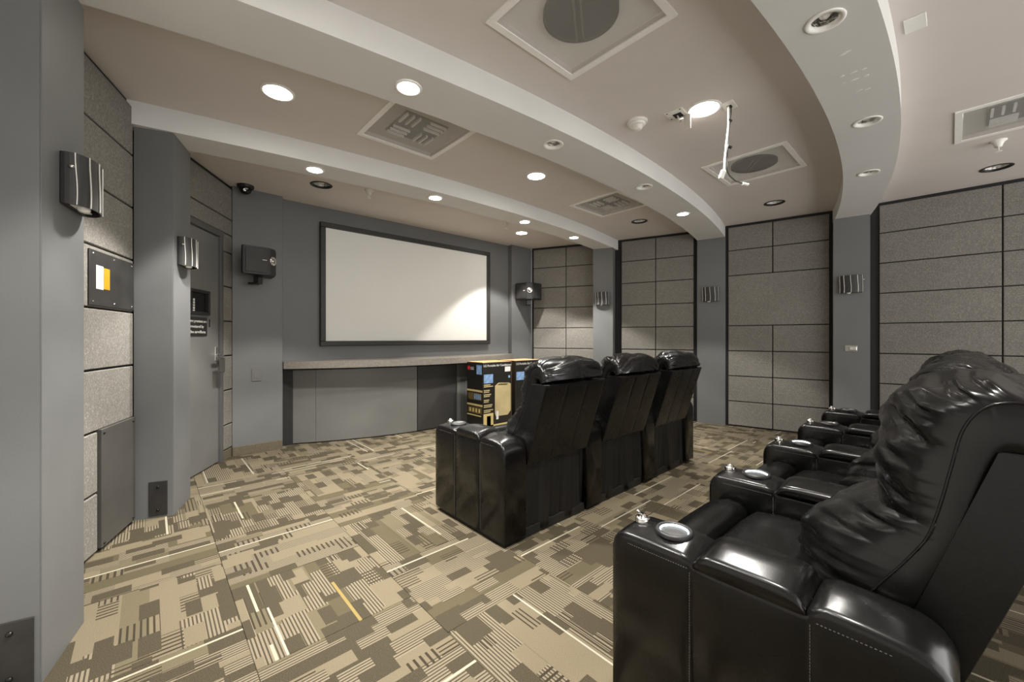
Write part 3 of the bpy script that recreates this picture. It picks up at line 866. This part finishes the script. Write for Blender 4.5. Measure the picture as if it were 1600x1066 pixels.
for x in (0.02, bw - 0.03):
    for z in (0.02, 0.59):
        bm = bmesh.new(); lathe(bm, [(0.008, 0), (0.008, 0.003), (0.003, 0.006), (0.0003, 0.006)], 10); bmobj('screw', bm, M['backing'], bd, (x, -0.035, z), (PI / 2, 0, 0), True)
def foot_plate(a, b, label, x0, w):
    # on the face of a pillar that looks back into the room
    a = Vector(a); b = Vector(b); d = (b - a).normalized(); n = Vector((-d.y, d.x))   # n runs along the rear facing side, away from the room
    ang = math.atan2(-n.y, -n.x)
    p = a + n * x0
    e = empty('pillar_vent_plate', (p.x, p.y, 0.012), ang); tag(e, label, 'plate', 'plates at the pillar feet')
    boxobj('plate', (-w, -0.006, 0), (0, 0, 0.21), M['black_plate'], e, 0.0015)
    for z in (0.035, 0.175):
        bm = bmesh.new(); lathe(bm, [(0.008, 0), (0.008, 0.004), (0.004, 0.007), (0.0003, 0.007)], 12); bmobj('screw', bm, M['black_gloss'], e, (-w / 2, -0.006, z), (PI / 2, 0, 0), True)
foot_plate(*PL2, 'small black plate at the foot of the pillar beside the door', 0.118 - 0.09, 0.09)
foot_plate(*PL1, 'black plate at the foot of the nearest left pillar, cut by the frame', 0.015, 0.10)
sw = empty('light_switch', (0.765, YW - 0.001, 0.745)); tag(sw, 'small grey cover plate on the wall left of the cabinet', 'switch plate')
boxobj('cover', (-0.039, -0.007, -0.06), (0.039, 0, 0.06), M['cab'], sw, 0.002); boxobj('rocker', (-0.02, -0.010, -0.035), (0.02, -0.007, 0.035), M['paint'], sw, 0.001)
d4 = inw(*PR34, 1); pm = (Vector(PR34[0]) + Vector(PR34[1])) / 2
jb = empty('wall_jack', (pm.x + d4.x * 0.001, pm.y + d4.y * 0.001, 0.99), math.atan2(d4.y, d4.x) + PI / 2); tag(jb, 'small metal wall box on the right pillar below a sconce', 'wall box')
boxobj('plate', (-0.05, -0.006, -0.032), (0.05, 0, 0.032), M['steel'], jb, 0.002); boxobj('cap', (-0.015, -0.022, -0.022), (0.045, -0.006, 0.018), M['chrome'], jb, 0.004, 2)

# ------------------------------------------------------------------ surround speakers
def speaker(loc, rz, label):
    e = empty('wall_speaker', loc, rz); tag(e, label, 'speaker', 'wall speakers beside the screen')
    P = [(-0.19, 0), (0.19, 0), (0.20, -0.03), (0.045, -0.165), (-0.045, -0.165), (-0.20, -0.03)]
    bm = bmesh.new(); prism(bm, P, -0.125, 0.125)
    bmesh.ops.bevel(bm, geom=list(bm.edges), offset=0.006, segments=2, affect='EDGES')
    bmobj('cabinet', bm, M['black_satin'], e)
    for s in (-1, 1):
        a = math.atan2(0.135, 0.155)
        bm = bmesh.new(); box(bm, (-0.088, -0.004, -0.108), (0.088, 0, 0.108), 0.003)
        bmobj('grille_cloth', bm, M['black_plate'], e, (s * 0.1235, -0.0985, 0), (0, 0, s * a))
    bm = bmesh.new(); lathe(bm, [(0.042, 0), (0.042, 0.008), (0.036, 0.010), (0.016, 0.003), (0.014, 0.012), (0.0005, 0.016)], 24)
    bmobj('tweeter', bm, M['chrome'], e, (0, -0.165, 0.01), (PI / 2, 0, 0), True)
    boxobj('maker_badge', (0.045, -0.0055, 0.004), (0.08, -0.004, 0.010), M['paper'], e, 0, 1, (-0.1235, -0.0985, 0), (0, 0, -math.atan2(0.135, 0.155)))
    bm = bmesh.new(); box(bm, (-0.035, -0.05, -0.20), (0.035, -0.005, -0.12), 0.006, 2); box(bm, (-0.03, -0.02, -0.205), (0.03, 0.05, -0.185), 0.003)
    bmobj('bracket', bm, M['black_gloss'], e)
    return e
speaker((0.735, 4.36, 1.80), math.radians(46), 'black wall speaker with a chrome tweeter left of the screen')
speaker((4.30, 4.36, 1.80), math.radians(-38), 'black wall speaker on a bracket right of the screen')

# ------------------------------------------------------------------ ceiling fixtures
def downlight_on(x, y, z, r, label, power=1.0, size=94):
    e = empty('downlight', (x, y, z)); tag(e, label, 'downlight', 'recessed downlights')
    bm = bmesh.new(); lathe(bm, [(r, 0), (r, -0.003), (r - 0.006, -0.006), (r - 0.014, -0.006), (r - 0.016, -0.001), (r - 0.016, 0)], 36)
    bmobj('trim_ring', bm, M['white'], e, smooth=True)
    bm = bmesh.new(); lathe(bm, [(r - 0.016, -0.0005), (r - 0.018, -0.003), (0.0005, -0.004)], 36)
    bmobj('lens', bm, M['lens_on'], e, smooth=True)
    l = bpy.data.lights.new('downlight_beam', 'SPOT'); l.energy = LAMP_W * power; l.color = LAMP_COL
    l.spot_size = math.radians(size); l.spot_blend = 0.22; l.shadow_soft_size = 0.045
    lo = bpy.data.objects.new('downlight_beam', l); C.objects.link(lo); lo.parent = e; lo.location = (0, 0, -0.055)
def downlight_off(x, y, z, r, label):
    e = empty('downlight', (x, y, z)); tag(e, label, 'downlight', 'recessed downlights')
    h = r - 0.0155; k = h / 0.0725
    bm = bmesh.new(); lathe(bm, [(h, 0.012), (h, -0.001), (r, -0.001), (r, -0.003), (r - 0.005, -0.005), (h - 0.003, -0.004), (h - 0.006, 0.012)], 36)
    bmobj('trim_ring', bm, M['black_satin'] if z == H else M['white'], e, smooth=True)
    bm = bmesh.new(); lathe(bm, [(h - 0.005, 0.010), (0.062 * k, 0.04), (0.05 * k, 0.075), (0.03 * k, 0.095), (0.0005, 0.10)], 36)
    bmobj('reflector', bm, M['reflector'], e, smooth=True)
    bm = bmesh.new(); lathe(bm, [(0.0005, 0.012), (0.022 * k, 0.016), (0.036 * k, 0.04), (0.02 * k, 0.08), (0.0005, 0.088)], 20)
    bmobj('lamp', bm, M['white_plastic'], e, smooth=True)
R_ = 0.088
downlight_on(0.549, 2.602, H, R_, 'lit downlight in the flat ceiling nearest the left pillar', 1.9)
downlight_on(2.499, 2.435, H, R_, 'lit downlight in the flat ceiling between the two square vents')
downlight_on(2.53, 1.027, H, 0.098, 'lit downlight beside the hanging ceiling cable', 1.2)
downlight_on(3.709, 3.89, H, R_, 'lit downlight in the ceiling close to the upper right of the screen', 1.2)
for x, lab, pw_ in ((0.929, 'lit downlight in the front beam nearest the door', 1.2), (1.923, 'second lit downlight along the front beam from the door', .9), (3.047, 'third lit downlight along the front beam from the door', .9), (3.985, 'lit downlight in the front beam nearest the right wall', 1.4)):
    downlight_on(x, 3.135 + (x - XC) ** 2 / 25, HB, 0.068, lab, pw_)
downlight_on(0.976, 1.855, HB, 0.068, 'bright lit downlight in the middle beam on the left', 1.3)
downlight_on(4.049, 1.855, HB, 0.068, 'lit downlight in the middle beam towards the right wall', 1.0)
downlight_on(0.976, 0.43, HB, 0.068, 'lit downlight in the nearest beam above the left aisle, just out of the picture', 1.5, 110)
downlight_on(0.30, 1.20, H, R_, 'lit downlight between the two nearer beams, out of the picture at left', 1.1)
offlab = ['unlit downlight in the ceiling left of the screen', 'unlit downlight in the middle beam near its centre', 'unlit downlight in the middle beam right of centre', 'unlit downlight in the ceiling near the far square vent', 'unlit downlight in the ceiling over the widest acoustic panel',
          'unlit downlight in the ceiling at the far right of the picture', 'large unlit downlight in the nearest beam at the top of the picture', 'unlit downlight in the middle of the nearest beam', 'unlit downlight in the nearest beam closest to the right pillar']
for (_, x, y, z), lab in zip(cans_off, offlab): downlight_off(x, y, z, can_r(z), lab)

glab = ['large square ceiling vent with a round duct at the top of the picture', 'square ceiling vent with crossed vanes behind the bright downlight', 'small square ceiling vent with crossed vanes near the far right wall', 'square ceiling vent with a round duct behind the hanging cable', 'square ceiling vent with vanes at the right edge of the picture']
for (x, y, kind), lab in zip(grilles, glab):
    e = empty('ceiling_vent', (x, y, H)); tag(e, lab, 'vent', 'square ceiling vents')
    a, b = 0.298, 0.265
    bm = bmesh.new()
    for p, q in (((-a, -a, -0.008), (a, -b, 0)), ((-a, b, -0.008), (a, a, 0)), ((-a, -b, -0.008), (-b, b, 0)), ((b, -b, -0.008), (a, b, 0))): box(bm, p, q)
    bmobj('frame', bm, M['white'], e)
    boxobj('perforated_face', (-b, -b, -0.003), (b, b, -0.002), M['perf'], e)
    if kind == 'round':
        bm = bmesh.new(); box(bm, (-b + 0.002, -b + 0.002, 0.024), (b - 0.002, b - 0.002, 0.029)); bmobj('back_pan', bm, M['white'], e)
        bm = bmesh.new(); lathe(bm, [(0.165, 0.0235), (0.165, 0.008), (0.158, 0.008), (0.158, 0.021), (0.0005, 0.021)], 40); bmobj('duct_collar', bm, M['dark_void'], e, smooth=False)
        bm = bmesh.new()
        for k in range(2): box(bm, (-0.158, -0.008 + 0.03 * k, 0.013), (0.158, 0.0 + 0.03 * k, 0.016))
        bmobj('damper_blade', bm, M['board'], e, rot=(0, 0, 0.6))
    else:
        bm = bmesh.new(); box(bm, (-b + 0.002, -b + 0.002, 0.024), (b - 0.002, b - 0.002, 0.029)); bmobj('back_pan', bm, M['grey_vane'], e)
        for qx, qy, horiz in ((-1, -1, 0), (1, -1, 1), (1, 1, 0), (-1, 1, 1)):
            for k in range(3):
                c = 0.02 + 0.045 * k
                if horiz: pa, pb_ = (qx * 0.085 - 0.06, qy * (c + 0.03) - 0.006), (qx * 0.085 + 0.06, qy * (c + 0.03) + 0.006)
                else: pa, pb_ = (qx * (c + 0.03) - 0.006, qy * 0.085 - 0.06), (qx * (c + 0.03) + 0.006, qy * 0.085 + 0.06)
                boxobj('vane', (pa[0], pa[1], 0.002), (pb_[0], pb_[1], 0.017), M['white'], e)
        bm = bmesh.new(); box(bm, (-0.155, -0.155, 0.018), (0.155, 0.155, 0.0235)); bmobj('vane_plate', bm, M['paint'], e)

sd = empty('smoke_detector', (2.359, 1.38, H)); tag(sd, 'round white smoke detector on the ceiling', 'smoke detector')
bm = bmesh.new(); lathe(bm, [(0.064, 0), (0.064, -0.010), (0.058, -0.016), (0.05, -0.016)], 32); bmobj('base', bm, M['white_plastic'], sd, smooth=False)
bm = bmesh.new(); lathe(bm, [(0.052, -0.014), (0.05, -0.026), (0.042, -0.030), (0.034, -0.032), (0.030, -0.048), (0.022, -0.055), (0.0005, -0.057)], 32); bmobj('dome', bm, M['white_plastic'], sd, smooth=True)
# projector mount remains
jp = empty('junction_plate', (2.452, 1.167, H), 0.05); tag(jp, 'white ceiling plate with a loose hanging cover left of the lit downlight', 'junction plate')
boxobj('plate', (-0.05, -0.055, -0.005), (0.05, 0.055, 0), M['white_plastic'], jp, 0.001)
boxobj('wire_hole', (-0.005, -0.03, -0.0062), (0.05, 0.02, -0.005), M['backing'], jp)
boxobj('loose_cover', (-0.002, -0.04, -0.085), (0.002, 0.04, 0.0), M['white_plastic'], jp, 0.0005, 1, (0.052, -0.05, -0.004), (0.35, -0.2, -0.75))
bm = bmesh.new(); tube(bm, [(0.02, 0, -0.004), (0.03, -0.01, -0.035), (0.005, -0.02, -0.045), (0.03, -0.03, -0.03), (0.045, -0.01, -0.04)], 0.005); bmobj('wire_bundle', bm, M['white_plastic'], jp, smooth=True)
for x, y in ((-0.04, -0.04), (-0.04, 0.04), (0.04, 0.045)):
    bm = bmesh.new(); lathe(bm, [(0.005, -0.004), (0.005, -0.006), (0.0003, -0.0065)], 10); bmobj('screw', bm, M['backing'], jp, (x, y, 0), smooth=True)
cp = empty('cable_plate', (2.60, 0.908, H), 0.05); tag(cp, 'white ceiling plate with white and dark cables hanging from it', 'cable')
boxobj('plate', (-0.052, -0.034, -0.005), (0.052, 0.034, 0), M['white_plastic'], cp, 0.001)
boxobj('wire_hole', (-0.005, -0.012, -0.0062), (0.03, 0.012, -0.005), M['backing'], cp)
def wob(dx, dy, n, z0, z1, sx, seed, lean):
    return [(dx + lean[0] * i / n + sx * math.sin(i * 0.8 + seed), dy + lean[1] * i / n + sx * math.cos(i * 0.6 + seed), z0 + (z1 - z0) * i / n) for i in range(n + 1)]
bm = bmesh.new(); tube(bm, wob(0.005, 0, 14, -0.004, -0.42, 0.004, 0, (-0.025, 0.02)), 0.006); cbl = bmobj('white_cable', bm, M['white_plastic'], cp, smooth=True)
bm = bmesh.new(); box(bm, (-0.014, -0.008, -0.055), (0.014, 0.008, 0.0), 0.003); bmobj('white_plug', bm, M['white_plastic'], cp, (-0.032, 0.02, -0.40), (0, 0.35, -0.7))
bm = bmesh.new(); pts = wob(0.016, -0.004, 12, -0.004, -0.40, 0.004, 2.0, (-0.025, 0.015)); e_ = pts[-1]
pts += [(e_[0] + 0.012, e_[1] - 0.01, -0.43), (e_[0] + 0.04, e_[1] - 0.035, -0.46), (e_[0] + 0.075, e_[1] - 0.065, -0.475)]
tube(bm, pts, 0.004); bmobj('dark_cable', bm, M['board'], cp, smooth=True)
bm = bmesh.new(); tube(bm, [pts[-1], (e_[0] + 0.10, e_[1] - 0.088, -0.482)], 0.008); bmobj('cable_connector', bm, M['white_plastic'], cp)
for z in (-0.09, -0.25):
    bm = bmesh.new(); tube(bm, [(0.0, 0.005, z), (0.018, -0.006, z - 0.004)], 0.009); bmobj('cable_tie', bm, M['backing'], cp)
bp_ = empty('blank_plate', (2.54, 0.111, H)); tag(bp_, 'small blank white plate on the ceiling beyond the nearest beam', 'cover plate')
boxobj('plate', (-0.057, -0.036, -0.006), (0.057, 0.036, 0), M['white_plastic'], bp_, 0.002)
for x, y, lab in ((1.558, 3.739, 'white fire sprinkler in the ceiling left of centre above the screen'), (3.223, 3.65, 'white fire sprinkler in the ceiling above the right of the screen'), (4.499, -0.223, 'large white fire sprinkler beside the right-hand vent')):
    s = empty('fire_sprinkler', (x, y, H)); tag(s, lab, 'sprinkler', 'ceiling sprinklers')
    bm = bmesh.new(); lathe(bm, [(0.042, 0), (0.042, -0.004), (0.03, -0.012), (0.022, -0.03), (0.018, -0.045), (0.0005, -0.045)], 20); bmobj('cup', bm, M['white_plastic'], s, smooth=True)
    bm = bmesh.new(); tube(bm, [(0.012, 0, -0.044), (0.013, 0, -0.06), (0.003, 0, -0.075)], 0.0035); tube(bm, [(-0.012, 0, -0.044), (-0.013, 0, -0.06), (-0.003, 0, -0.075)], 0.0035); tube(bm, [(0, 0, -0.044), (0, 0, -0.078)], 0.003)
    bmobj('yoke', bm, M['white_plastic'], s, smooth=True)
    bm = bmesh.new(); lathe(bm, [(0.0005, -0.077), (0.018, -0.077), (0.018, -0.079), (0.0005, -0.079)], 16); bmobj('deflector', bm, M['white_plastic'], s)
dc = empty('dome_camera', (0.665, 4.40, H)); tag(dc, 'black dome security camera on the ceiling above the left speaker', 'camera')
bm = bmesh.new(); lathe(bm, [(0.068, 0), (0.068, -0.016), (0.06, -0.028), (0.05, -0.03)], 32); bmobj('housing', bm, M['black_satin'], dc, smooth=True)
bm = bmesh.new(); lathe(bm, [(0.05, -0.026), (0.047, -0.05), (0.035, -0.07), (0.015, -0.081), (0.0005, -0.083)], 28); bmobj('dome', bm, M['glass_dark'], dc, smooth=True)
bm = bmesh.new(); lathe(bm, [(0.016, 0), (0.016, 0.004), (0.008, 0.006), (0.0003, 0.003)], 16); bmobj('lens_ring', bm, M['chrome'], dc, (-0.012, -0.040, -0.052), (1.9, 0, 0.2), True)
# paint scrapes and old screw plates under the nearest beam
def beamy(x, f): return 0.178 + 0.30 * f + (x - XC) ** 2 / 23.0
for x, y, w, d_ in ((2.298, 0.322, 0.03, 0.008), (2.49, 0.359, 0.012, 0.006), (2.495, 0.318, 0.016, 0.006), (2.50, 0.278, 0.014, 0.006), (2.565, 0.364, 0.008, 0.004), (2.568, 0.322, 0.018, 0.005), (2.572, 0.279, 0.012, 0.006), (2.70, 0.322, 0.02, 0.006), (2.715, 0.29, 0.015, 0.004)):
    bm = bmesh.new(); n = 9
    pts = [(w * math.cos(2 * PI * k / n) * random.uniform(.55, 1.1), d_ * math.sin(2 * PI * k / n) * random.uniform(.55, 1.2)) for k in range(n)]
    prism(bm, pts, -0.0012, 0)
    bmobj('paint_scrape', bm, M['white'], B3, (x, y, HB), (0, 0, 1.5))
